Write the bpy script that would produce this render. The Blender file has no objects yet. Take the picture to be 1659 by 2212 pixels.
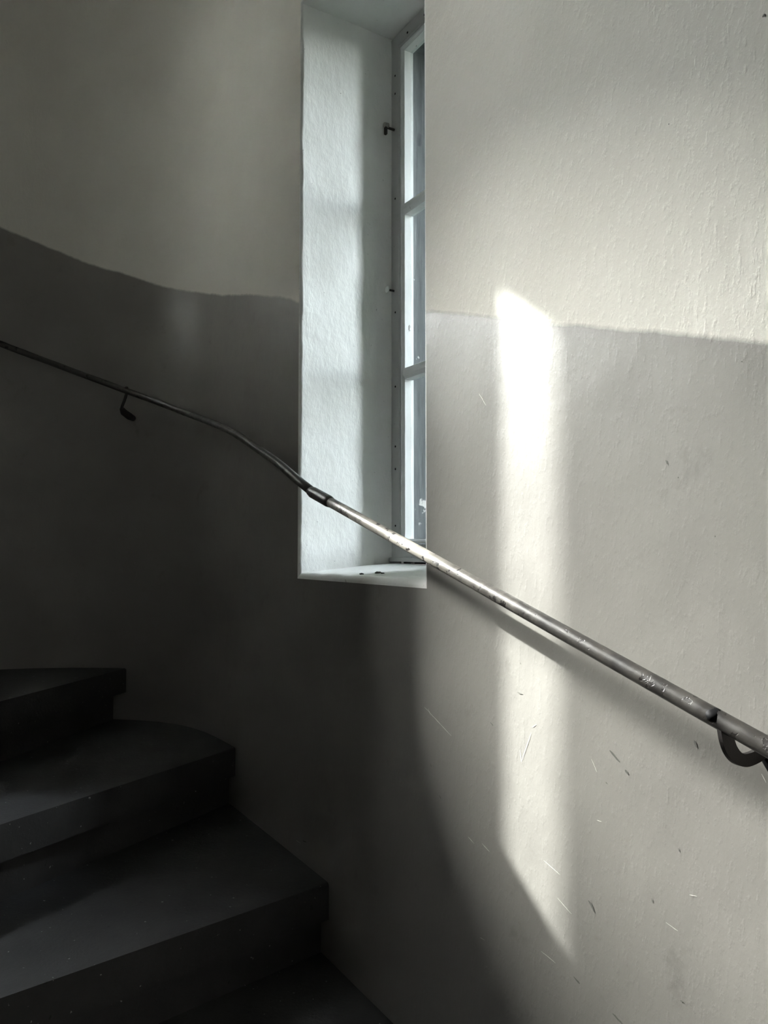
import bpy, bmesh, math, random
from mathutils import Vector, Matrix, noise

# ------------------------------------------------------------------ camera, sky, sun, exposure
ZC = 1.935                                   # eye height above the lower floor
scene = bpy.context.scene
col = scene.collection
F_PX = 1660.0
cam_d = bpy.data.cameras.new('camera')
cam_d.sensor_fit = 'VERTICAL'
cam_d.sensor_height = 24.0
cam_d.lens = 24.0 * F_PX / 2212.0
cam_d.clip_start = 0.02
cam = bpy.data.objects.new('camera', cam_d)
col.objects.link(cam)
cam.location = (0, 0, ZC)
cam.rotation_euler = (math.pi / 2 + math.atan(79.0 / F_PX), 0, 0)
scene.camera = cam

SUN_HEAD, SUN_TAN = math.radians(55.0), 0.65        # sun travels right and towards the camera
SKY_STRENGTH, SUN_STRENGTH, EXPOSURE = 2.15, 2.4, 3.5
HAZE_STRENGTH, HAZE_ANGLE = 12.0, 10.0
world = bpy.data.worlds.new('hazy_sky'); scene.world = world
world.use_nodes = True
wn = world.node_tree.nodes; wl = world.node_tree.links
sky = wn.new('ShaderNodeTexSky'); sky.sky_type = 'NISHITA'; sky.sun_disc = False
sky.sun_elevation = math.atan(SUN_TAN); sky.sun_rotation = -SUN_HEAD
sky.air_density = 1.0; sky.dust_density = 1.5; sky.ozone_density = 1.0
hsv = wn.new('ShaderNodeHueSaturation'); hsv.inputs['Saturation'].default_value = 0.2     # pale overcast tone
wl.new(sky.outputs[0], hsv.inputs['Color']); wl.new(hsv.outputs[0], wn['Background'].inputs[0])
wn['Background'].inputs[1].default_value = SKY_STRENGTH

sun_d = bpy.data.lights.new('sun', 'SUN'); sun_d.energy = SUN_STRENGTH; sun_d.angle = math.radians(0.53)
sun_d.color = (1.0, 0.97, 0.92)
sun = bpy.data.objects.new('sun', sun_d); col.objects.link(sun)
sun_dir = Vector((math.sin(SUN_HEAD), -math.cos(SUN_HEAD), -SUN_TAN)).normalized()
sun.rotation_euler = sun_dir.to_track_quat('-Z', 'Y').to_euler()
sun.location = (-8, 8, 10)

# second, wider sun lamp added for the hazy wash on the right wall
haze_d = bpy.data.lights.new('wash_sun', 'SUN'); haze_d.energy = HAZE_STRENGTH; haze_d.angle = math.radians(HAZE_ANGLE)
haze_d.color = (1.0, 0.942, 0.895)
haze = bpy.data.objects.new('wash_sun', haze_d); col.objects.link(haze)
haze_head = SUN_HEAD - math.radians(2.6)
haze.rotation_euler = Vector((math.sin(haze_head), -math.cos(haze_head), -SUN_TAN)).normalized().to_track_quat('-Z', 'Y').to_euler(); haze.location = (-8.5, 8.5, 10)

vs = scene.view_settings
vs.view_transform = 'Standard'; vs.look = 'None'; vs.gamma = 1.0; vs.use_curve_mapping = False
vs.exposure = EXPOSURE
cy = scene.cycles
cy.use_denoising = True
cy.max_bounces = 7; cy.diffuse_bounces = 5; cy.glossy_bounces = 3; cy.adaptive_threshold = 0.03; cy.transparent_max_bounces = 12
cy.sample_clamp_indirect = 0.0

# ------------------------------------------------------------------ helpers
def link(o, parent=None):
    col.objects.link(o)
    if parent is not None: o.parent = parent
    return o
def empty(name, parent=None, **props):
    o = bpy.data.objects.new(name, None); o.empty_display_size = 0.1
    link(o, parent)
    for k, v in props.items(): o[k] = v
    return o
def mesh_obj(name, verts, faces, mat, parent=None, smooth=False, **props):
    m = bpy.data.meshes.new(name); m.from_pydata([tuple(v) for v in verts], [], faces); m.update()
    if smooth:
        for p in m.polygons: p.use_smooth = True
    m.materials.append(mat)
    o = bpy.data.objects.new(name, m); link(o, parent)
    for k, v in props.items(): o[k] = v
    return o
def bm_obj(name, bm, mat, parent=None, smooth=False, **props):
    bmesh.ops.recalc_face_normals(bm, faces=bm.faces[:])
    m = bpy.data.meshes.new(name); bm.to_mesh(m); bm.free()
    if smooth:
        for p in m.polygons: p.use_smooth = True
    m.materials.append(mat)
    o = bpy.data.objects.new(name, m); link(o, parent)
    for k, v in props.items(): o[k] = v
    return o
def nz(x, y=0.0, z=0.0): return noise.noise(Vector((x, y, z)))

# ------------------------------------------------------------------ materials
def mat_new(name):
    m = bpy.data.materials.new(name); m.use_nodes = True
    nt = m.node_tree
    return m, nt, nt.nodes['Principled BSDF']
def nd(nt, t, **kw):
    n = nt.nodes.new(t)
    for k, v in kw.items():
        if k.startswith('i_'):
            key = k[2:]; key = int(key) if key.isdigit() else key
            n.inputs[key].default_value = v
        else: setattr(n, k, v)
    return n
def ramp(nt, fac, a, b, ca=(0, 0, 0, 1), cb=(1, 1, 1, 1)):
    r = nt.nodes.new('ShaderNodeValToRGB')
    r.color_ramp.elements[0].position = a; r.color_ramp.elements[0].color = ca
    r.color_ramp.elements[1].position = b; r.color_ramp.elements[1].color = cb
    nt.links.new(fac, r.inputs[0]); return r.outputs[0]
def math_n(nt, op, a, b=None, c=None, clamp=False):
    n = nt.nodes.new('ShaderNodeMath'); n.operation = op; n.use_clamp = clamp
    for i, v in enumerate((a, b, c)):
        if v is None: continue
        if isinstance(v, (int, float)): n.inputs[i].default_value = v
        else: nt.links.new(v, n.inputs[i])
    return n.outputs[0]
def mix_c(nt, fac, a, b, blend='MIX'):
    n = nt.nodes.new('ShaderNodeMix'); n.data_type = 'RGBA'; n.blend_type = blend
    for i, v in ((0, fac), (6, a), (7, b)):
        if isinstance(v, (int, float)): n.inputs[i].default_value = v
        elif isinstance(v, tuple): n.inputs[i].default_value = v if len(v) == 4 else (*v, 1)
        else: nt.links.new(v, n.inputs[i])
    return n.outputs[2]
def tex_noise(nt, vec, scale, detail=4, rough=0.55, mapping=None):
    n = nd(nt, 'ShaderNodeTexNoise', i_Scale=scale, i_Detail=detail, i_Roughness=rough)
    if mapping is not None:
        mp = nd(nt, 'ShaderNodeMapping'); mp.inputs['Scale'].default_value = mapping
        nt.links.new(vec, mp.inputs[0]); vec = mp.outputs[0]
    nt.links.new(vec, n.inputs['Vector']); return n.outputs[0]
def bump(nt, h, strength, dist, normal=None):
    b = nd(nt, 'ShaderNodeBump', i_Strength=strength, i_Distance=dist)
    nt.links.new(h, b.inputs['Height'])
    if normal is not None: nt.links.new(normal, b.inputs['Normal'])
    return b.outputs[0]

# marks on the painted wall: (s0, z0, s1, z1, half width) in metres along the wall / above eye level
SCRATCHES = []      # pale scratches through the paint
SMUDGES = []        # dark scuffs
def make_wall_mat():
    m, nt, bs = mat_new('painted_plaster')
    at = nd(nt, 'ShaderNodeAttribute', attribute_name='paint_height')
    geo = nd(nt, 'ShaderNodeTexCoord').outputs['Object']
    e = tex_noise(nt, geo, 55, 3, 0.6)
    e2 = tex_noise(nt, geo, 6, 2, 0.5)
    edge = math_n(nt, 'ADD', at.outputs['Fac'], math_n(nt, 'MULTIPLY', math_n(nt, 'SUBTRACT', e, 0.5), 0.006))
    edge = math_n(nt, 'ADD', edge, math_n(nt, 'MULTIPLY', math_n(nt, 'SUBTRACT', e2, 0.5), 0.016))
    lower = ramp(nt, math_n(nt, 'MULTIPLY_ADD', edge, 1.0, 0.5), 0.4993, 0.5007, (1, 1, 1, 1), (0, 0, 0, 1))
    blot = tex_noise(nt, geo, 3.0, 4, 0.6)
    blot2 = tex_noise(nt, geo, 11.0, 5, 0.65)
    white = mix_c(nt, ramp(nt, blot, 0.35, 0.7), WHITE_A, WHITE_B)
    grey = mix_c(nt, ramp(nt, blot, 0.32, 0.68), GREY_A, GREY_B)
    grey = mix_c(nt, ramp(nt, blot2, 0.62, 0.80), grey, tuple(c * 0.8 for c in GREY_A))
    base = mix_c(nt, lower, white, grey)
    nt.links.new(base, bs.inputs['Base Color'])
    rg = mix_c(nt, lower, (0.85,) * 3, (0.42,) * 3)
    nt.links.new(rg, bs.inputs['Roughness'])
    sp = mix_c(nt, lower, (0.15,) * 3, (0.45,) * 3)
    nt.links.new(sp, bs.inputs['Specular IOR Level'])
    b1 = tex_noise(nt, geo, 38, 5, 0.6, mapping=(1.5, 1.5, 0.8))
    b2 = tex_noise(nt, geo, 5, 3, 0.5)
    b3 = ramp(nt, tex_noise(nt, geo, 85, 3, 0.6, mapping=(1.5, 1.5, 0.7)), 0.52, 0.78)
    amp = mix_c(nt, lower, (1.0,) * 3, (0.55,) * 3)
    h = math_n(nt, 'MULTIPLY', math_n(nt, 'ADD', math_n(nt, 'MULTIPLY', b1, 0.55), math_n(nt, 'MULTIPLY', b3, 0.22)), amp)
    h = math_n(nt, 'ADD', h, math_n(nt, 'MULTIPLY', b2, 2.0))
    nt.links.new(bump(nt, h, 0.28, 0.006), bs.inputs['Normal'])
    return m
WHITE_A, WHITE_B = (0.71, 0.685, 0.625), (0.765, 0.742, 0.685)
GREY_A, GREY_B = (0.230, 0.218, 0.202), (0.272, 0.260, 0.239)

def make_plaster(name, a, b, strength=0.8, rough=0.9, vert=True):
    m, nt, bs = mat_new(name)
    g = nd(nt, 'ShaderNodeTexCoord').outputs['Object']
    c = mix_c(nt, ramp(nt, tex_noise(nt, g, 7, 5, 0.6), 0.35, 0.7), a, b)
    pit = tex_noise(nt, g, 130, 3, 0.6)
    c = mix_c(nt, ramp(nt, pit, 0.70, 0.76), c, tuple(x * 0.55 for x in a))
    nt.links.new(c, bs.inputs['Base Color']); bs.inputs['Roughness'].default_value = rough
    bs.inputs['Specular IOR Level'].default_value = 0.15
    b1 = tex_noise(nt, g, 60, 6, 0.65, mapping=(1.0, 1.0, 0.45) if vert else None)
    b2 = tex_noise(nt, g, 14, 3, 0.5)
    h = math_n(nt, 'ADD', math_n(nt, 'MULTIPLY', b1, 0.5), b2)
    nt.links.new(bump(nt, h, strength, 0.006), bs.inputs['Normal'])
    return m

def make_paint(name, base, chip, lo=0.66, hi=0.70, rough=0.45, scale=40, stretch=(1, 1, 0.35), metallic=0.0, var=0.85):
    m, nt, bs = mat_new(name)
    g = nd(nt, 'ShaderNodeTexCoord').outputs['Object']
    c = mix_c(nt, tex_noise(nt, g, 9, 5, 0.6), base, tuple(x * var for x in base))
    k = ramp(nt, tex_noise(nt, g, scale, 5, 0.62, mapping=stretch), lo, hi)
    c = mix_c(nt, k, c, chip)
    nt.links.new(c, bs.inputs['Base Color'])
    bs.inputs['Roughness'].default_value = rough; bs.inputs['Metallic'].default_value = metallic
    h = math_n(nt, 'SUBTRACT', tex_noise(nt, g, scale * 2.2, 4, 0.6, mapping=stretch), k)
    nt.links.new(bump(nt, h, 0.3, 0.0012), bs.inputs['Normal'])
    return m

def make_rail_mat():
    m, nt, bs = mat_new('worn_rail_paint')
    g = nd(nt, 'ShaderNodeTexCoord').outputs['Object']
    c = mix_c(nt, ramp(nt, tex_noise(nt, g, 24, 6, 0.65), 0.38, 0.66), (0.058, 0.053, 0.047), (0.019, 0.017, 0.016))
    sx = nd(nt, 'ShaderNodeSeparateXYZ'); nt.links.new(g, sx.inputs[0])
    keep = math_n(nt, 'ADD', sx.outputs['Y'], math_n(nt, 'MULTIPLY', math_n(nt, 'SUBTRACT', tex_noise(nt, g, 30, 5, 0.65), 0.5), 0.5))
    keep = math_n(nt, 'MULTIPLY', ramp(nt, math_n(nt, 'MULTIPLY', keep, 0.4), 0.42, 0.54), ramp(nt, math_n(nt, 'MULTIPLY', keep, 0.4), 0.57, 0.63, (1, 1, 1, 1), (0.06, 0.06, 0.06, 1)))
    c = mix_c(nt, keep, c, (0.30, 0.28, 0.245))      # cream paint by the window, with sunlit brightening put into its colour
    k = ramp(nt, tex_noise(nt, g, 62, 4, 0.6), 0.60, 0.62)
    c = mix_c(nt, k, c, (0.018, 0.015, 0.013))
    nt.links.new(c, bs.inputs['Base Color'])
    bs.inputs['Metallic'].default_value = 0.1
    r = ramp(nt, tex_noise(nt, g, 50, 4, 0.6), 0.3, 0.7, (0.32,) * 3 + (1,), (0.55,) * 3 + (1,))
    nt.links.new(r, bs.inputs['Roughness'])
    h = math_n(nt, 'SUBTRACT', math_n(nt, 'MULTIPLY', tex_noise(nt, g, 260, 4, 0.6), 0.35), k)
    nt.links.new(bump(nt, h, 0.35, 0.0012), bs.inputs['Normal'])
    return m

def make_stone():
    m, nt, bs = mat_new('dark_step_stone')
    g = nd(nt, 'ShaderNodeTexCoord').outputs['Object']
    c = mix_c(nt, ramp(nt, tex_noise(nt, g, 5, 6, 0.65), 0.35, 0.7), (0.045, 0.044, 0.045), (0.075, 0.074, 0.075))
    sp = ramp(nt, tex_noise(nt, g, 95, 2, 0.5), 0.735, 0.76)
    c = mix_c(nt, sp, c, (0.42, 0.41, 0.40))
    dk = ramp(nt, tex_noise(nt, g, 60, 3, 0.6), 0.70, 0.74)
    c = mix_c(nt, dk, c, (0.03, 0.03, 0.03))
    nt.links.new(c, bs.inputs['Base Color'])
    bs.inputs['Roughness'].default_value = 0.62
    h = math_n(nt, 'ADD', tex_noise(nt, g, 120, 5, 0.65), math_n(nt, 'MULTIPLY', tex_noise(nt, g, 11, 3), 2.0))
    nt.links.new(bump(nt, h, 0.35, 0.003), bs.inputs['Normal'])
    return m

def make_glass():
    m = bpy.data.materials.new('dusty_pane'); m.use_nodes = True
    nt = m.node_tree; nt.nodes.clear()
    out = nd(nt, 'ShaderNodeOutputMaterial')
    tr = nd(nt, 'ShaderNodeBsdfTransparent'); tr.inputs[0].default_value = (0.93, 0.96, 0.96, 1)
    gl = nd(nt, 'ShaderNodeBsdfGlossy'); gl.inputs['Roughness'].default_value = 0.03
    lw = nd(nt, 'ShaderNodeLayerWeight', i_Blend=0.5)      # Schlick reflectance, alike on both faces of the thin pane
    fr = math_n(nt, 'MULTIPLY_ADD', math_n(nt, 'POWER', lw.outputs['Facing'], 5.0), 0.96, 0.04)
    mx = nd(nt, 'ShaderNodeMixShader'); nt.links.new(fr, mx.inputs[0]); nt.links.new(tr.outputs[0], mx.inputs[1]); nt.links.new(gl.outputs[0], mx.inputs[2])
    df = nd(nt, 'ShaderNodeBsdfDiffuse'); df.inputs[0].default_value = (0.6, 0.62, 0.63, 1)
    g = nd(nt, 'ShaderNodeTexCoord').outputs['Object']
    d = math_n(nt, 'MULTIPLY', ramp(nt, tex_noise(nt, g, 26, 5, 0.65, mapping=(1, 1, 0.3)), 0.45, 0.8), 0.16)
    m2 = nd(nt, 'ShaderNodeMixShader'); nt.links.new(d, m2.inputs[0]); nt.links.new(mx.outputs[0], m2.inputs[1]); nt.links.new(df.outputs[0], m2.inputs[2])
    nt.links.new(m2.outputs[0], out.inputs[0])
    return m

def make_lining():
    m, nt, bs = mat_new('weathered_grey_wood')
    g = nd(nt, 'ShaderNodeTexCoord').outputs['Object']
    grain = tex_noise(nt, g, 70, 6, 0.7, mapping=(1.2, 1.2, 0.12))
    c = mix_c(nt, ramp(nt, grain, 0.35, 0.68), (0.05, 0.056, 0.06), (0.14, 0.15, 0.155))
    patch = ramp(nt, tex_noise(nt, g, 13, 4, 0.6), 0.66, 0.69)
    c = mix_c(nt, patch, c, (0.70, 0.68, 0.65))
    nt.links.new(c, bs.inputs['Base Color']); bs.inputs['Roughness'].default_value = 0.8
    nt.links.new(bump(nt, grain, 0.6, 0.003), bs.inputs['Normal'])
    return m

# ------------------------------------------------------------------ plan of the stairwell (camera stands at 0,0)
A = Vector((0.075, 1.435)); D1 = Vector((-0.5225, 0.8526)).normalized()
E2 = Vector((-0.927, -0.375)).normalized(); K = Vector((-1.56, 2.48)) + E2 * 0.014
W1, W2 = 0.545, 0.304
R = 0.008
T0 = 1.9
def catmull(pts, n):
    out = []
    for i in range(1, len(pts) - 2):
        p0, p1, p2, p3 = pts[i - 1:i + 3]
        for j in range(n):
            t = j / n
            out.append(0.5 * (2 * p1 + (p2 - p0) * t + (2 * p0 - 5 * p1 + 4 * p2 - p3) * t * t + (3 * p1 - 3 * p2 + p3 - p0) * t ** 3))
    return out
V = Vector
straight_t = sorted(set([round(-1.9 + 0.05 * i, 4) for i in range(58)] + [-R, W1 + R, 0.967]))
straight_t = [t for t in straight_t if not (-R < t < W1 + R and False)]
plan = [A + D1 * t for t in straight_t if t <= 0.967]
c1 = [A + D1 * 0.7, A + D1 * 0.967, V((-.585, 2.475)), V((-.73, 2.585)), V((-.9, 2.63)), V((-1.1, 2.635)), V((-1.3, 2.595)), K - E2 * R, K + E2 * 0.2]
plan += catmull(c1, 10)[1:]
plan.append(K - E2 * R)
plan += [K + E2 * (W2 * i / 6) for i in range(0, 7)]
plan.append(K + E2 * (W2 + R))
c2 = [K + E2 * 0.2, K + E2 * (W2 + R), V((-2.35, 2.10)), V((-2.68, 1.78)), V((-2.85, 1.3)), V((-2.85, .7)), V((-2.65, .1)), V((-2.25, -.4)),
      V((-1.65, -.8)), V((-.9, -1.05)), V((0, -1.12)), V((.7, -1.0)), V((1.08, -.75)), V((1.19, -.45)), A - D1 * 1.9, A - D1 * 1.5]
plan += catmull(c2, 7)[1:]
N = len(plan)
S = [0.0]
for i in range(1, N + 1): S.append(S[-1] + (plan[i % N] - plan[i - 1]).length)
S = [s - T0 for s in S]                       # s = 0 at the right edge of the window, growing to the left
def tang(i): return (plan[(i + 1) % N] - plan[(i - 1) % N]).normalized()
def inward(i): t = tang(i); return V((-t.y, t.x))
def idx_of(p): return min(range(N), key=lambda i: (plan[i] - p).length)

def wall_at(s, off=0.0):
    s = max(S[0], min(S[-1] - 1e-6, s))
    for i in range(N):
        if S[i] <= s <= S[i + 1]:
            q = (s - S[i]) / max(S[i + 1] - S[i], 1e-9)
            p = plan[i].lerp(plan[(i + 1) % N], q); n = inward(i).lerp(inward((i + 1) % N), q).normalized()
            return p + n * off, n
CEIL = ZC + 2.75
DADO = [(-1.9, -.165), (-.682, .230), (-.554, .275), (-.339, .339), (-.005, .448), (.542, .613), (.589, .637), (.781, .703), (.94, .748), (1.087, .787), (1.291, .851), (1.473, .909),
        (1.622, .963), (1.76, 1.005), (1.892, 1.06), (2.017, 1.105), (3.0, 1.44), (3.05, 3.2), (S[-1] - 0.3, 3.2), (S[-1] - 0.25, -.165), (S[-1], -.165)]
def dado(s):
    for (a, za), (b, zb) in zip(DADO, DADO[1:]):
        if s <= b: return za + (zb - za) * (s - a) / (b - a)
    return DADO[-1][1]

# ------------------------------------------------------------------ marks (s along wall, height above eye level)
W_PX = 0.0009
SCRATCHES += [(a, b, c, d, 0.0005) for a, b, c, d in [(0.0, -0.292, -0.083, -0.328), (-0.012, -0.293, -0.021, -0.304), (-0.288, -0.281, -0.265, -0.33), (-0.265, -0.33, -0.262, -0.313),
    (-0.29, -0.272, -0.3, -0.266), (-0.313, -0.464, -0.346, -0.473), (-0.41, -0.293, -0.42, -0.308), (-0.13, -0.487, -0.146, -0.493), (-0.167, -0.486, -0.186, -0.493),
    (-0.306, -0.599, -0.335, -0.603), (-0.531, -0.466, -0.548, -0.469), (-0.341, -0.508, -0.368, -0.52), (-0.419, -0.374, -0.427, -0.373), (-0.166, 0.263, -0.184, 0.24),
    (-0.663, -0.251, -0.668, -0.259), (-0.161, -0.64, -0.173, -0.639), (-0.566, -0.419, -0.576, -0.417), (0.552, -0.709, 0.526, -0.708)]]
SMUDGES += [(a, b, c, d, 0.0020) for a, b, c, d in [(-0.444, -0.274, -0.46, -0.285), (-0.47, -0.294, -0.473, -0.298), (-0.372, -0.606, -0.382, -0.61), (-0.443, -0.621, -0.459, -0.626),
    (-0.402, -0.489, -0.412, -0.499), (-0.577, -0.233, -0.58, -0.239), (-0.687, 0.608, -0.687, 0.607), (0.513, -0.697, 0.495, -0.696)]]
SMUDGES += [(a, b, c, d, 0.0010) for a, b, c, d in [(-0.257, -0.225, -0.268, -0.226), (-0.191, -0.284, -0.197, -0.288), (-0.509, -0.445, -0.511, -0.45), (-0.551, -0.369, -0.552, -0.372),
    (-0.556, 0.544, -0.556, 0.543), (-0.65, 0.217, -0.651, 0.216), (-0.543, 0.112, -0.545, 0.107), (-0.56, 0.089, -0.56, 0.088), (-0.611, 0.015, -0.611, 0.014), (-0.264, -0.178, -0.265, -0.18),
    (-0.623, -0.238, -0.625, -0.238), (-0.019, -0.391, -0.022, -0.396), (-0.047, -0.44, -0.051, -0.445), (-0.55, -0.551, -0.553, -0.551), (0.304, -0.068, 0.302, -0.076), (-0.436, -0.318, -0.439, -0.319)]]

M_WALL = make_wall_mat()
M_JAMB = make_plaster('white_reveal_plaster', (0.80, 0.80, 0.775), (0.86, 0.86, 0.84), 0.55)
M_OUT = make_plaster('outer_render', (0.36, 0.35, 0.33), (0.42, 0.41, 0.39), 0.5)
M_COURT = make_plaster('dark_outside_render', (0.018, 0.023, 0.016), (0.03, 0.037, 0.026), 0.5)  # nearly black, so the added outside walls bounce little light
M_CEIL = make_plaster('grey_stone_soffit', (0.20, 0.195, 0.185), (0.25, 0.245, 0.23), 0.4)
M_WOOD = make_paint('window_white_paint', (0.80, 0.81, 0.80), (0.10, 0.09, 0.08), 0.70, 0.73, 0.42)
M_FRAME = make_paint('frame_grey_white_paint', (0.55, 0.55, 0.54), (0.07, 0.06, 0.055), 0.67, 0.70, 0.5)
M_LINE = make_lining()
M_GLASS = make_glass()
M_RAIL = make_rail_mat()
M_STONE = make_stone()
M_IRON = make_paint('dark_iron_paint', (0.030, 0.025, 0.024), (0.09, 0.08, 0.075), 0.72, 0.76, 0.65, 60, (1, 1, 1))
M_BLACK = make_paint('black_iron', (0.005, 0.005, 0.006), (0.02, 0.017, 0.017), 0.7, 0.75, 0.6, 60, (1, 1, 1))
M_BLACK.node_tree.nodes['Principled BSDF'].inputs['Specular IOR Level'].default_value = 0.12
M_CRUMB = make_plaster('dark_crumb', (0.05, 0.045, 0.04), (0.10, 0.09, 0.08), 0.8)
M_SCR = make_plaster('bare_scratch_plaster', (0.74, 0.73, 0.69), (0.80, 0.79, 0.75), 0.3)
M_SCUFF = make_plaster('scuff_grime', (0.13, 0.13, 0.12), (0.20, 0.195, 0.18), 0.3)
M_BRASS = make_paint('tarnished_metal', (0.45, 0.43, 0.40), (0.08, 0.07, 0.06), 0.66, 0.7, 0.3, 90, (1, 1, 1), 0.8)

# ------------------------------------------------------------------ windows: local axes k (left to right), d (outwards), z above eye level
class Win:
    def __init__(s, origin, along, width, zf, zb, zh, outer_z, flare=0.0):
        s.o, s.a, s.w, s.zf, s.zb, s.zh, s.oz, s.flare = origin, along, width, zf, zb, zh, outer_z, flare
        s.out = V((along.y, -along.x))
    def p(s, k, d, z):
        q = s.o + s.a * (s.w - k) + s.out * d
        return V((q.x, q.y, ZC + z))
DEPTH, THICK = 0.27, 0.72
win1 = Win(A, D1, W1, -0.058, -0.038, 1.392, (-0.02, 1.37))
win2 = Win(K, E2, W2, 0.925, 0.945, 2.36, (0.93, 2.385), 0.30)
WINS = [win1, win2]
RS = 0.016

# ------------------------------------------------------------------ the round-cornered stairwell wall
def wall_mesh():
    zs = set([0.0, CEIL])
    n = 84
    for i in range(n + 1): zs.add(round(CEIL * i / n, 5))
    for w in WINS:
        zs.add(round(ZC + w.zf - RS, 5)); zs.add(round(ZC + w.zh + R, 5))
    zs = sorted(zs)
    verts, faces, uvs, ph = [], [], [], []
    rows = len(zs)
    for j in range(N + 1):
        p = plan[j % N]
        for z in zs:
            verts.append((p.x, p.y, z)); uvs.append((S[j], z - ZC)); ph.append(z - ZC - dado(S[j]))
    i1a = idx_of(A + D1 * -R); i1b = idx_of(A + D1 * (W1 + R))
    i2a = idx_of(K - E2 * R); i2b = idx_of(K + E2 * (W2 + R))
    spans = [(i1a, i1b, win1), (i2a, i2b, win2)]
    for j in range(N):
        for r in range(rows - 1):
            zm = (zs[r] + zs[r + 1]) / 2 - ZC
            if any(a <= j < b and w.zf - RS < zm < w.zh + R for a, b, w in spans): continue
            a = j * rows + r
            faces.append((a, a + 1, a + rows + 1, a + rows))
    nv = len(verts)
    # outer face, one wall thickness away
    zo = set([-0.2, CEIL + 0.2] + [round(-0.2 + (CEIL + 0.4) * i / 12, 5) for i in range(13)])
    for w in WINS: zo.add(round(ZC + w.oz[0], 5)); zo.add(round(ZC + w.oz[1], 5))
    zo = sorted(zo); ro = len(zo)
    for j in range(N + 1):
        i = j % N
        p = plan[i] - inward(i) * THICK
        for w, ia, ib in ((win1, i1a, i1b), (win2, i2a, i2b)):
            if ia <= i <= ib:
                t = (plan[i] - w.o).dot(w.a)
                q = max(0.0, min(1.0, t / w.w))
                p = w.o + w.a * (0.02 + q * (w.w + w.flare - 0.04)) + w.out * THICK
            elif w.flare and ib < i < ib + 12:          # keep the wall behind the splayed embrasure
                t = (p - w.o).dot(w.a); lim = w.w + w.flare - 0.02 + 0.004 * (i - ib)
                if t < lim: p = w.o + w.a * lim + w.out * THICK
        for z in zo:
            verts.append((p.x, p.y, z)); uvs.append((S[j], z - ZC)); ph.append(1.0)
    of = []
    for j in range(N):
        for r in range(ro - 1):
            zm = (zo[r] + zo[r + 1]) / 2 - ZC
            if any(a <= j < b and w.oz[0] < zm < w.oz[1] for a, b, w in spans): continue
            a = nv + j * ro + r
            of.append((a, a + ro, a + ro + 1, a + 1))
    m = bpy.data.meshes.new('wall_outer'); m.from_pydata(verts, [], faces + of); m.update()
    m.materials.append(M_WALL); m.materials.append(M_OUT)
    nf = len(faces)
    for k, p in enumerate(m.polygons):
        p.use_smooth = True
        if k >= nf: p.material_index = 1
    uvl = m.uv_layers.new(name='wall_metres')
    for lp in m.loops: uvl.data[lp.index].uv = uvs[lp.vertex_index]
    at = m.attributes.new('paint_height', 'FLOAT', 'POINT')
    at.data.foreach_set('value', ph)
    o = bpy.data.objects.new('wall_outer', m); link(o)
    o['kind'] = 'structure'; o['label'] = 'plastered stairwell wall, off-white above a grey painted dado'
    return o
wall = wall_mesh()

def mark(name, seg, mat, seed, lift=0.0006):
    s0, z0, s1, z1, w = seg
    a, b = V((s0, z0)), V((s1, z1)); L = (b - a).length
    t = (b - a).normalized() if L > 1e-6 else V((0, 1)); n = V((-t.y, t.x))
    m = max(4, int(L / 0.004)); L1 = []; L2 = []
    for i in range(m + 1):
        q = i / m; c = a - t * w * 0.5 + t * (L + w) * q + n * w * 1.1 * nz(q * L * 120, seed)
        h = w * (0.25 + 0.75 * math.sin(math.pi * min(1, max(0, q * 0.96 + 0.02))) ** 0.6) * (0.75 + 0.55 * nz(q * 7 + seed * 3, seed))
        for sd, lst in ((1, L1), (-1, L2)):
            g = c + n * h * sd; p, nn = wall_at(g.x, lift); lst.append((p.x, p.y, ZC + g.y))
    v = L1 + L2[::-1]
    f = [(i, i + 1, 2 * m - i, 2 * m + 1 - i) for i in range(m)]
    return mesh_obj(name, v, f, mat, wall)
for i, sg in enumerate(SCRATCHES): mark('scratch', sg, M_SCR, i * 1.37)
for i, sg in enumerate(SMUDGES): mark('scuff', sg, M_SCUFF, 40 + i * 1.37)

def plan_slab(name, z0, z1, mat, label, grow=0.3):
    pts = [plan[i] - inward(i) * grow for i in range(N)]
    vb = [(p.x, p.y, z0) for p in pts] + [(p.x, p.y, z1) for p in pts]
    f = [tuple(range(N)), tuple(range(2 * N - 1, N - 1, -1))] + [(i, (i + 1) % N, N + (i + 1) % N, N + i) for i in range(N)]
    bm = bmesh.new(); bv = [bm.verts.new(v) for v in vb]
    for q in f: bm.faces.new([bv[i] for i in q])
    return bm_obj(name, bm, mat, kind='structure', label=label)
plan_slab('floor', -0.2, 0.0, M_STONE, 'dark stone floor at the foot of the stairs')
plan_slab('ceiling', CEIL, CEIL + 0.2, M_CEIL, 'grey stone ceiling of the stairwell')

gv = [(-30, -30, -0.35), (30, -30, -0.35), (30, 30, -0.35), (-30, 30, -0.35)]
mesh_obj('ground', gv, [(0, 1, 2, 3)], M_COURT, kind='structure', label='paved ground outside the building')

# ------------------------------------------------------------------ window reveals and joinery
def strip(name, prof, span, place, mat, parent, label=None):
    """prof: list of 2D points, span: list of positions along, place(q, t) -> point"""
    v, f = [], []
    n = len(prof)
    for t in span:
        for q in prof: v.append(place(q, t))
    for i in range(len(span) - 1):
        for j in range(n - 1):
            a = i * n + j; f.append((a, a + 1, a + n + 1, a + n))
    o = mesh_obj(name, v, f, mat, parent, smooth=True)
    if label: o['label'] = label
    return o
def frange(a, b, n): return [a + (b - a) * i / n for i in range(n + 1)]

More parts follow.
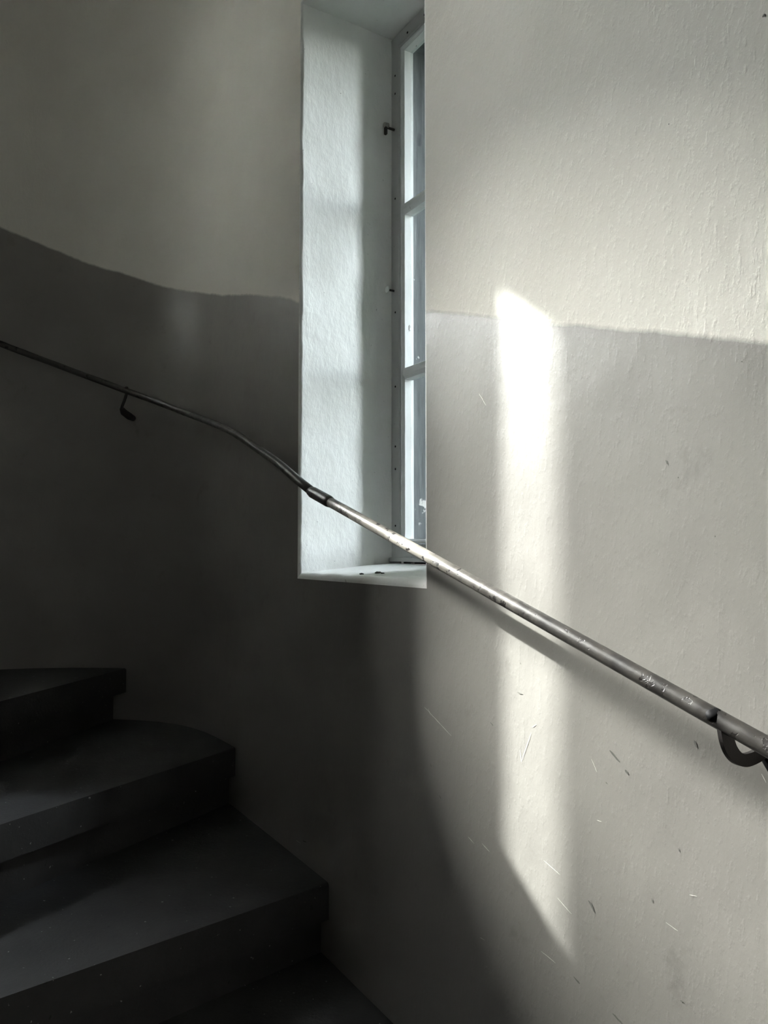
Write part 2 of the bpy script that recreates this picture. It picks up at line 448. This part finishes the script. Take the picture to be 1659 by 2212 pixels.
def reveal(w, parent, seed):
    arc = [(-R + R * math.sin(t), R - R * math.cos(t)) for t in frange(0, math.pi / 2, 6)]
    jp = arc + [(0.0, d) for d in frange(R, 0.30, 16)[1:]]
    zspan = frange(w.zf - RS, w.zh + R, 160)
    def left(q, z):
        k, d = q
        if d > 1e-6:
            fade = min(1, d / 0.006)
            k += fade * (0.0022 * nz(z * 9, d * 9, seed) + 0.0026 * nz(z * 42, d * 30, seed + 3) * math.exp(-d / 0.03))
        return w.p(k, d, z)
    def right(q, z):
        k, d = q
        if d > 1e-6:
            fade = min(1, d / 0.006)
            k += fade * (0.0012 * nz(z * 9, d * 9, seed + 7) + 0.0008 * nz(z * 45, d * 30, seed + 9))
        return w.p(w.w - k, d, z)
    strip('jamb', jp, zspan, left, M_JAMB, parent)
    strip('jamb', jp, zspan, right, M_JAMB, parent)
    sp = [(0, w.zh + R)] + [(R - R * math.cos(t), w.zh + R - R * math.sin(t)) for t in frange(0, math.pi / 2, 6)][1:] + [(d, w.zh) for d in frange(R, 0.30, 8)[1:]]
    strip('soffit', sp, frange(-R, w.w + R, 24), lambda q, k: w.p(k, q[0], q[1] + 0.0015 * nz(k * 12, q[0] * 12, seed)), M_JAMB, parent)
    si = [(RS - RS * math.cos(t), w.zf - RS + RS * math.sin(t)) for t in frange(0, math.pi / 2, 7)]
    si += [(d, w.zf + (w.zb - w.zf) * (d - RS) / (DEPTH - RS)) for d in frange(RS, 0.258, 10)[1:]] + [(0.262, w.zb - 0.014), (0.32, w.zb - 0.014)]
    strip('sill', si, frange(-R, w.w + R, 60), lambda q, k: w.p(k, q[0], q[1] + (0.0022 * nz(k * 14, q[0] * 14, seed + 5) + 0.0012 * nz(k * 50, q[0] * 50, seed)) * min(1, q[0] / 0.01)), M_JAMB, parent)

def ring(name, w, k0, k1, z0, z1, prof, mat, parent, smooth=False):
    """moulding with mitred corners: prof = closed list of (inset, d)"""
    bm = bmesh.new(); n = len(prof); L = []
    for cx, cz in ((0, 0), (1, 0), (1, 1), (0, 1)):
        row = []
        for ins, d in prof:
            row.append(bm.verts.new(w.p(k1 - ins if cx else k0 + ins, d, z1 - ins if cz else z0 + ins)))
        L.append(row)
    for c in range(4):
        a, b = L[c], L[(c + 1) % 4]
        for j in range(n): bm.faces.new((a[j], a[(j + 1) % n], b[(j + 1) % n], b[j]))
    return bm_obj(name, bm, mat, parent, smooth)
def prism_k(name, w, k0, k1, sec, mat, parent):
    bm = bmesh.new(); n = len(sec)
    a = [bm.verts.new(w.p(k0, d, z)) for z, d in sec]; b = [bm.verts.new(w.p(k1, d, z)) for z, d in sec]
    for j in range(n): bm.faces.new((a[j], a[(j + 1) % n], b[(j + 1) % n], b[j]))
    bm.faces.new(a); bm.faces.new(b)
    return bm_obj(name, bm, mat, parent)
def wbox(name, w, k0, k1, d0, d1, z0, z1, mat, parent):
    return prism_k(name, w, k0, k1, [(z0, d0), (z0, d1), (z1, d1), (z1, d0)], mat, parent)

FRAME_PROF = [(0.0, 0.306), (0.0, 0.2700), (0.0355, 0.2700), (0.0385, 0.2735), (0.0395, 0.2800), (0.0425, 0.2800), (0.0425, 0.306)]
SASH_PROF = [(0.0415, 0.305), (0.0415, 0.2735), (0.0435, 0.2712), (0.0460, 0.2705), (0.0485, 0.2715), (0.0500, 0.2740), (0.0515, 0.2765), (0.0530, 0.2780), (0.0530, 0.3055)]
def joinery(w, parent, muntins):
    zb, zt = w.zb + 0.006, w.zh - 0.004
    fr = ring('frame', w, 0.0, w.w, zb, zt, FRAME_PROF, M_FRAME, parent)
    wbox('drip_rail', w, 0.002, w.w - 0.002, 0.262, 0.30, zb - 0.002, zb + 0.0085, M_FRAME, parent)
    sash = ring('sash', w, 0.0, w.w, zb + 0.004, zt, SASH_PROF, M_WOOD, parent)
    edges = [zb + 0.054] + muntins + [zt - 0.052]
    for zm in muntins:
        h = 0.015
        prism_k('muntin', w, 0.0525, w.w - 0.0525, [(zm - h, 0.3050), (zm - h, 0.2790), (zm - 0.011, 0.2770), (zm - 0.0085, 0.2740), (zm - 0.005, 0.2720), (zm + 0.004, 0.2720), (zm + 0.012, 0.2750), (zm + h, 0.2800), (zm + h, 0.3050)], M_WOOD, sash)
    for a, b in zip(edges, edges[1:]):
        wbox('pane', w, 0.0505, w.w - 0.0505, 0.2965, 0.2990, a, b, M_GLASS, sash)
    # outer lining boards between the window and the outer wall face
    z0, z1 = w.oz
    g = 0.02
    bm = bmesh.new()
    lv = [bm.verts.new(w.p(k, d, z)) for z in (z0 - 0.02, z1 + 0.02) for k, d in ((0.0, 0.3055), (g, 0.3055), (g - w.flare, THICK + 0.01), (-w.flare, THICK + 0.01))]
    for f in ((3, 2, 1, 0), (4, 5, 6, 7), (0, 1, 5, 4), (1, 2, 6, 5), (2, 3, 7, 6), (3, 0, 4, 7)): bm.faces.new([lv[i] for i in f])
    bm_obj('lining_board', bm, M_LINE, parent)
    wbox('lining_board', w, w.w - g, w.w - g + 0.02, 0.3055, THICK + 0.01, z0, z1, M_LINE, parent)
    wbox('lining_board', w, -w.flare, w.w, 0.3055, THICK + 0.01, z1, z1 + 0.02, M_LINE, parent)
    wbox('lining_board', w, -w.flare, w.w, 0.3055, THICK + 0.03, z0 - 0.02, z0, M_LINE, parent)
    # head board closes the step between frame and a higher outer lining
    if z1 > zt: wbox('head_board', w, 0.0, w.w, 0.3055, 0.320, zt - 0.03, z1 + 0.02, M_LINE, parent)
    return sash, zb, zt

win_a = empty('window_1', kind='structure', label='narrow three-pane white window deep in the wall')
win_b = empty('window_2', kind='structure', label='tall single-pane window farther up the stairs')
reveal(win1, win_a, 1.3)
reveal(win2, win_b, 9.1)
sash1, zb1, zt1 = joinery(win1, win_a, [0.460, 0.901])
joinery(win2, win_b, [])

def disc_on_frame(name, w, k, z, r, d0, d1, mat, parent, seg=14):
    bm = bmesh.new(); a, b = [], []
    for i in range(seg):
        t = 2 * math.pi * i / seg
        a.append(bm.verts.new(w.p(k + r * math.cos(t), d0, z + r * math.sin(t)))); b.append(bm.verts.new(w.p(k + r * 0.9 * math.cos(t), d1, z + r * 0.9 * math.sin(t))))
    for i in range(seg): bm.faces.new((a[i], a[(i + 1) % seg], b[(i + 1) % seg], b[i]))
    bm.faces.new(a); bm.faces.new(b)
    return bm_obj(name, bm, mat, parent)
# turn button and little hook on the left stile
btn = disc_on_frame('turn_button', win1, 0.012, 0.690, 0.0030, 0.2705, 0.250, M_IRON, win_a)
disc_on_frame('button_disc', win1, 0.012, 0.690, 0.0095, 0.250, 0.2475, M_WOOD, btn)
hk = disc_on_frame('catch_hook', win1, 0.014, 1.132, 0.0035, 0.2705, 0.246, M_IRON, win_a)
disc_on_frame('hook_knob', win1, 0.014, 1.137, 0.0075, 0.250, 0.238, M_BRASS, hk)
wbox('hook_tail', win1, 0.010, 0.018, 0.240, 0.246, 1.112, 1.134, M_IRON, hk)
for z in (1.365,): 
    for k in (0.08, 0.16, 0.28, 0.42): disc_on_frame('screw_head', win1, k, z, 0.0032, 0.271, 0.2692, M_BLACK, win_a, 8)
for z in (1.28, 1.23, 0.94, 0.63, 0.43, 0.27, 0.21, 0.06): disc_on_frame('screw_head', win1, 0.019, z, 0.0030, 0.271, 0.2692, M_BLACK, win_a, 8)

# plaster crumbs fallen on the sill
def crumb(k, d, r, seed, label):
    bm = bmesh.new(); bmesh.ops.create_icosphere(bm, subdivisions=2, radius=1.0)
    z = win1.zf + (win1.zb - win1.zf) * (d - RS) / (DEPTH - RS)
    c = win1.p(k, d, z + r * 0.28)
    for v in bm.verts:
        f = 1 + 0.35 * nz(v.co.x * 1.7 + seed, v.co.y * 1.7, v.co.z * 1.7)
        v.co = Vector((v.co.x * r * 1.2 * f, v.co.y * r * f, v.co.z * r * 0.5 * f)) + c
    bm_obj('plaster_crumb', bm, M_CRUMB, None, True, label=label, category='debris', group='crumbs on the window sill')
crumb(0.258, 0.030, 0.0042, 1.0, 'dark plaster crumb lying alone near the left of the white window sill')
crumb(0.283, 0.058, 0.0062, 5.0, 'largest dark plaster crumb in the middle of the white window sill')
crumb(0.298, 0.060, 0.0034, 9.0, 'smallest dark crumb just right of the largest crumb on the window sill')

# ------------------------------------------------------------------ winding stairs
C = V((-1.37, 0.69))
NEWEL_R = 0.17
def ray_wall(theta, extra=0.0):
    d = V((math.cos(theta), math.sin(theta))); best = None
    for i in range(N):
        a, b = plan[i], plan[(i + 1) % N]; e = b - a
        den = d.x * -e.y + d.y * e.x
        if abs(den) < 1e-9: continue
        q = a - C
        t = (q.x * -e.y + q.y * e.x) / den; u = (d.x * q.y - d.y * q.x) / den
        if t > 0 and -1e-6 <= u <= 1 + 1e-6 and (best is None or t < best): best = t
    return best + extra
def at_theta(th, r): return C + V((math.cos(th), math.sin(th))) * r
NOSES = [(22.9, -.915), (40.6, -.748), (59.1, -.577), (75.6, -.405)]
low = [(22.9 - 17.7 * i, -.915 - .17 * i) for i in range(5, 0, -1)]
high = [(75.6 + 17.7 * i, -.405 + .17 * i) for i in range(1, 9)]
NOSES = low + NOSES + high
stairs = empty('staircase', label='dark stone winding stairs climbing around the corner to the left', category='staircase')
stairs.location = (C.x, C.y, 0)
bpy.context.view_layer.update()
inv = stairs.matrix_world.inverted()
def wedge(name, pts_fn, z0, z1, th0, th1, overhang, parent, bev=0.006, n=9, r_in=NEWEL_R + 0.0005):
    """block between two nosing lines; overhang pushes the front edge out parallel to itself"""
    d0 = V((math.cos(th0), math.sin(th0))); nf = V((d0.y, -d0.x)) * overhang
    outer = []
    for i in range(n + 1):
        th = th0 + (th1 - th0) * i / n
        outer.append(at_theta(th, ray_wall(th, -0.0005)))
    inner = [at_theta(th0 + (th1 - th0) * i / n, r_in) for i in range(n + 1)]
    # front edge split along its length for a slightly worn arris
    front_o = outer[0] + nf; front_i = inner[0] + nf
    m = 14
    front = [front_o.lerp(front_i, i / m) for i in range(m + 1)]
    loop = front + inner[1:] + list(reversed(outer))[:-1]
    bm = bmesh.new()
    lo = [bm.verts.new((p.x, p.y, z0)) for p in loop]; hi = [bm.verts.new((p.x, p.y, z1)) for p in loop]
    k = len(loop)
    top = bm.faces.new(hi); bm.faces.new(lo)
    for i in range(k): bm.faces.new((lo[i], lo[(i + 1) % k], hi[(i + 1) % k], hi[i]))
    if bev:
        es = [e for e in top.edges if all(any((v.co.xy - f).length < 1e-5 for f in front) for v in e.verts)]
        bmesh.ops.bevel(bm, geom=es, offset=bev, segments=3, affect='EDGES', profile=0.5)
    for v in bm.verts: v.co = inv @ v.co
    if parent.type == 'MESH': pass
    return bm_obj(name, bm, M_STONE, parent, False)
for i, (th, z) in enumerate(NOSES):
    nxt = NOSES[i + 1][0] if i + 1 < len(NOSES) else th + 17.7
    a, b = math.radians(th), math.radians(nxt) + 0.05
    zb = ZC + z
    tread = wedge('tread', None, zb - 0.080, zb, a, b, 0.0, stairs, 0.007)
    zlow = ZC + (NOSES[i - 1][1] if i else z - .17)
    if i == 0: zlow = 0.0
    ra = a + 0.022
    wedge('riser', None, zlow - (0.03 if i else 0.0), zb - 0.080, ra, b + 0.02, 0.0, tread, 0.0)

# round newel pillar the steps wind around
bm = bmesh.new(); seg = 40
lo = [bm.verts.new((C.x + NEWEL_R * math.cos(2 * math.pi * i / seg), C.y + NEWEL_R * math.sin(2 * math.pi * i / seg), 0)) for i in range(seg)]
hi = [bm.verts.new((v.co.x, v.co.y, CEIL - 0.002)) for v in lo]
for i in range(seg): bm.faces.new((lo[i], lo[(i + 1) % seg], hi[(i + 1) % seg], hi[i]))
bm.faces.new(lo); bm.faces.new(hi)
for v in bm.verts: v.co = inv @ v.co
bm_obj('newel', bm, M_CEIL, stairs, True, label='round grey newel pillar')

# ------------------------------------------------------------------ handrail
def smooth_path(pts, n=6):
    e = [pts[0] * 2 - pts[1]] + pts + [pts[-1] * 2 - pts[-2]]
    out = []
    for i in range(1, len(e) - 2):
        p0, p1, p2, p3 = e[i - 1:i + 3]
        for j in range(n):
            t = j / n
            out.append(0.5 * (2 * p1 + (p2 - p0) * t + (2 * p0 - 5 * p1 + 4 * p2 - p3) * t * t + (3 * p1 - 3 * p2 + p3 - p0) * t ** 3))
    out.append(pts[-1]); return out
def tube(name, pts, rad, mat, parent, seg=20, smooth=True, closed_caps=True):
    bm = bmesh.new(); rings = []
    n = len(pts); rads = rad if isinstance(rad, list) else [rad] * n
    t0 = (pts[1] - pts[0]).normalized(); up = Vector((0, 0, 1))
    if abs(t0.dot(up)) > 0.9: up = Vector((1, 0, 0))
    u = (up - t0 * up.dot(t0)).normalized()
    for i in range(n):
        t = (pts[min(i + 1, n - 1)] - pts[max(i - 1, 0)]).normalized()
        u = (u - t * u.dot(t)).normalized(); v = t.cross(u)
        rings.append([bm.verts.new(pts[i] + (u * math.cos(2 * math.pi * j / seg) + v * math.sin(2 * math.pi * j / seg)) * rads[i]) for j in range(seg)])
    for a, b in zip(rings, rings[1:]):
        for j in range(seg): bm.faces.new((a[j], a[(j + 1) % seg], b[(j + 1) % seg], b[j]))
    bm.faces.new(rings[0]); bm.faces.new(rings[-1])
    return bm_obj(name, bm, mat, parent, smooth)
OFF = 0.080
def rail_pt(s):
    p, n = A + D1 * s, V((-D1.y, D1.x))
    q = p + n * OFF
    return Vector((q.x, q.y, ZC + 0.104 + 0.3104 * (s - 0.252)))
RR = 0.0103
rail = empty('handrail', label='worn grey metal pipe handrail fixed along the curved stair wall', category='handrail')
tube('lower_pipe', [rail_pt(s) for s in frange(-1.75, 0.235, 40)], RR, M_RAIL, rail)
LP = [(-.125, 1.608, .104), (-.183, 1.702, .145), (-.252, 1.816, .203), (-.317, 1.922, .25), (-.407, 2.068, .313), (-.502, 2.223, .366), (-.625, 2.399, .426), (-.735, 2.492, .476),
      (-.858, 2.542, .525), (-1.08, 2.556, .609), (-1.274, 2.519, .679), (-1.45, 2.445, .745)]
LP = [Vector((x, y, ZC + z)) for x, y, z in LP]
path = smooth_path(LP, 8)
start = rail_pt(0.300)
path = [start] + [p for p in path if p.y > 1.69]
tube('upper_pipe', path, RR * 0.98, M_RAIL, rail)
sl = [rail_pt(s) for s in frange(0.222, 0.318, 8)]
tube('coupling_sleeve', sl, [RR * 1.05] + [RR * 1.22] * 7 + [RR * 1.02], M_RAIL, rail)

def strap(name, path, wdir, width, thick, mat, parent):
    """flat bar following path, width along wdir"""
    bm = bmesh.new(); rows = []
    n = len(path)
    for i in range(n):
        t = (path[min(i + 1, n - 1)] - path[max(i - 1, 0)]).normalized()
        nn = t.cross(wdir).normalized()
        rows.append([bm.verts.new(path[i] + wdir * a * width / 2 + nn * b * thick / 2) for a, b in ((-1, -1), (1, -1), (1, 1), (-1, 1))])
    for a, b in zip(rows, rows[1:]):
        for j in range(4): bm.faces.new((a[j], a[(j + 1) % 4], b[(j + 1) % 4], b[j]))
    bm.faces.new(rows[0]); bm.faces.new(rows[-1])
    return bm_obj(name, bm, mat, parent)
# near bracket: a flat J of iron from under the pipe to the wall
sb = -0.672
rc = rail_pt(sb)
n3 = Vector((-D1.y, D1.x, 0)); along = Vector((D1.x, D1.y, 0))
outer_c = smooth_path([V(q) for q in ((0.0085, -0.004), (0.0045, -0.020), (-0.003, -0.034), (-0.016, -0.045), (-0.036, -0.0515), (-0.058, -0.050), (-0.0795, -0.045))], 5)
inner_c = smooth_path([V(q) for q in ((-0.0095, -0.004), (-0.0145, -0.018), (-0.0205, -0.029), (-0.030, -0.0365), (-0.044, -0.0375), (-0.060, -0.0345), (-0.0795, -0.029))], 5)
bm = bmesh.new(); g4 = []
for po, pi_ in zip(outer_c, inner_c):
    row = []
    for q, sd in ((po, -1), (pi_, -1), (pi_, 1), (po, 1)):
        row.append(bm.verts.new(rc + n3 * q[0] + Vector((0, 0, q[1])) + along * sd * 0.0024))
    g4.append(row)
for ra_, rb_ in zip(g4, g4[1:]):
    for j in range(4): bm.faces.new((ra_[j], ra_[(j + 1) % 4], rb_[(j + 1) % 4], rb_[j]))
bm.faces.new(g4[0]); bm.faces.new(g4[-1])
br = bm_obj('bracket', bm, M_IRON, rail)
tube('wall_bar', [rc + n3 * -0.0765 + Vector((0, 0, z)) + along * a for z, a in ((-0.030, 0.012), (-0.050, 0.0), (-0.120, -0.05))], 0.0062, M_BLACK, br, 12)
slope_up = Vector((D1.x * -0.3104, D1.y * -0.3104, 1)).normalized()
tube('bolt_head', [rc + along * 0.010 + (slope_up * 0.88 + n3 * 0.47).normalized() * h for h in (0.005, 0.0100, 0.0122, 0.0130)], [0.0088, 0.0088, 0.0066, 0.0028], M_BLACK, br, 16)
# far bracket: thin rod ending in a round foot on the wall
fc = Vector((-.858, 2.542, ZC + .525)); pw, nw = wall_at(1.50)
nw3 = Vector((nw.x, nw.y, 0))
base = Vector((fc.x - 0.012, fc.y, 0))
rod = [fc + Vector((0, 0, -0.006)), fc + Vector((-0.007, 0, -0.030)), fc + Vector((-0.017, 0.004, -0.054)), fc + Vector((-0.019, 0.018, -0.066)), fc + Vector((-0.012, 0.045, -0.074)), fc + Vector((-0.004, 0.086, -0.078))]
b2 = tube('bracket', smooth_path(rod, 5), 0.0048, M_IRON, rail, 12)
tube('bracket_foot', [fc + Vector((-0.018, 0.006, -0.058)), fc + Vector((-0.017, 0.022, -0.067)), fc + Vector((-0.009, 0.052, -0.075)), fc + Vector((-0.004, 0.084, -0.078))], [0.0075, 0.0118, 0.0125, 0.0095], M_IRON, b2, 14)
tube('bolt_head', [fc + Vector((0, -0.002, 0.007)), fc + Vector((0, -0.003, 0.0125)), fc + Vector((0, -0.003, 0.0150))], [0.0055, 0.005, 0.002], M_IRON, b2, 12)

# ------------------------------------------------------------------ unseen walls added outside to block and shape the light
def block_box(name, k0, k1, d0, d1, h, label):
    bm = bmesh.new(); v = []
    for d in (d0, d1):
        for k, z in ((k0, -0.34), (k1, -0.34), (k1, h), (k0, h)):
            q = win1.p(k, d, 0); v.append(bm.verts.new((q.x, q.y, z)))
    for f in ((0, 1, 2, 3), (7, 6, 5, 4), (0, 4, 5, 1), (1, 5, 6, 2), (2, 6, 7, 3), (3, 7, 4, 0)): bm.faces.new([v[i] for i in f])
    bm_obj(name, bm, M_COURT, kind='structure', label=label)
CD = 3.2 + THICK
GAP = [0.06 + math.tan(math.radians(a)) * (CD - 0.28) for a in (22.5, 33.0)]
block_box('wall_sky_block', -9.0, GAP[0], CD, CD + 0.6, 15.0, 'unseen dark wall added outside the window to block the sky')  # added to hide most of the sky from the near window
block_box('wall_sky_block_right', GAP[1], 9.0, CD, CD + 0.6, 15.0, 'unseen dark wall added beyond the gap that lets sky light in')  # added to narrow the sky slot that lights the left jamb
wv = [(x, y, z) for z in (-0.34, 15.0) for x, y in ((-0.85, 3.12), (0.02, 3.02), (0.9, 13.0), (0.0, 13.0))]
mesh_obj('wall_sun_block', wv, [(3, 2, 1, 0), (4, 5, 6, 7), (0, 1, 5, 4), (1, 2, 6, 5), (2, 3, 7, 6), (3, 0, 4, 7)], M_COURT, kind='structure', label='unseen tall wall added to keep the sun off the outside walls')  # added sun blocker, keeps direct sun off the walls facing the window
block_box('wall_sky_block_low', GAP[0], GAP[1], CD + 0.2, CD + 0.5, ZC + 0.3, 'unseen low wall added across the gap to cut off the low sky')  # added so sky light through the slot comes from higher up

# window openings guide the sky sampling (portals give off no light of their own)
for w, nm in ((win1, 'window_portal'), (win2, 'window_portal')):
    ld = bpy.data.lights.new(nm, 'AREA'); ld.shape = 'RECTANGLE'; ld.size = w.w + w.flare; ld.size_y = w.oz[1] - w.oz[0]
    ld.cycles.is_portal = True
    lo_ = bpy.data.objects.new(nm, ld); col.objects.link(lo_)
    lo_.location = w.p((w.w - w.flare) / 2, THICK + 0.02, (w.oz[0] + w.oz[1]) / 2)
    inn = Vector((-w.out.x, -w.out.y, 0))
    lo_.rotation_euler = inn.to_track_quat('-Z', 'Y').to_euler()
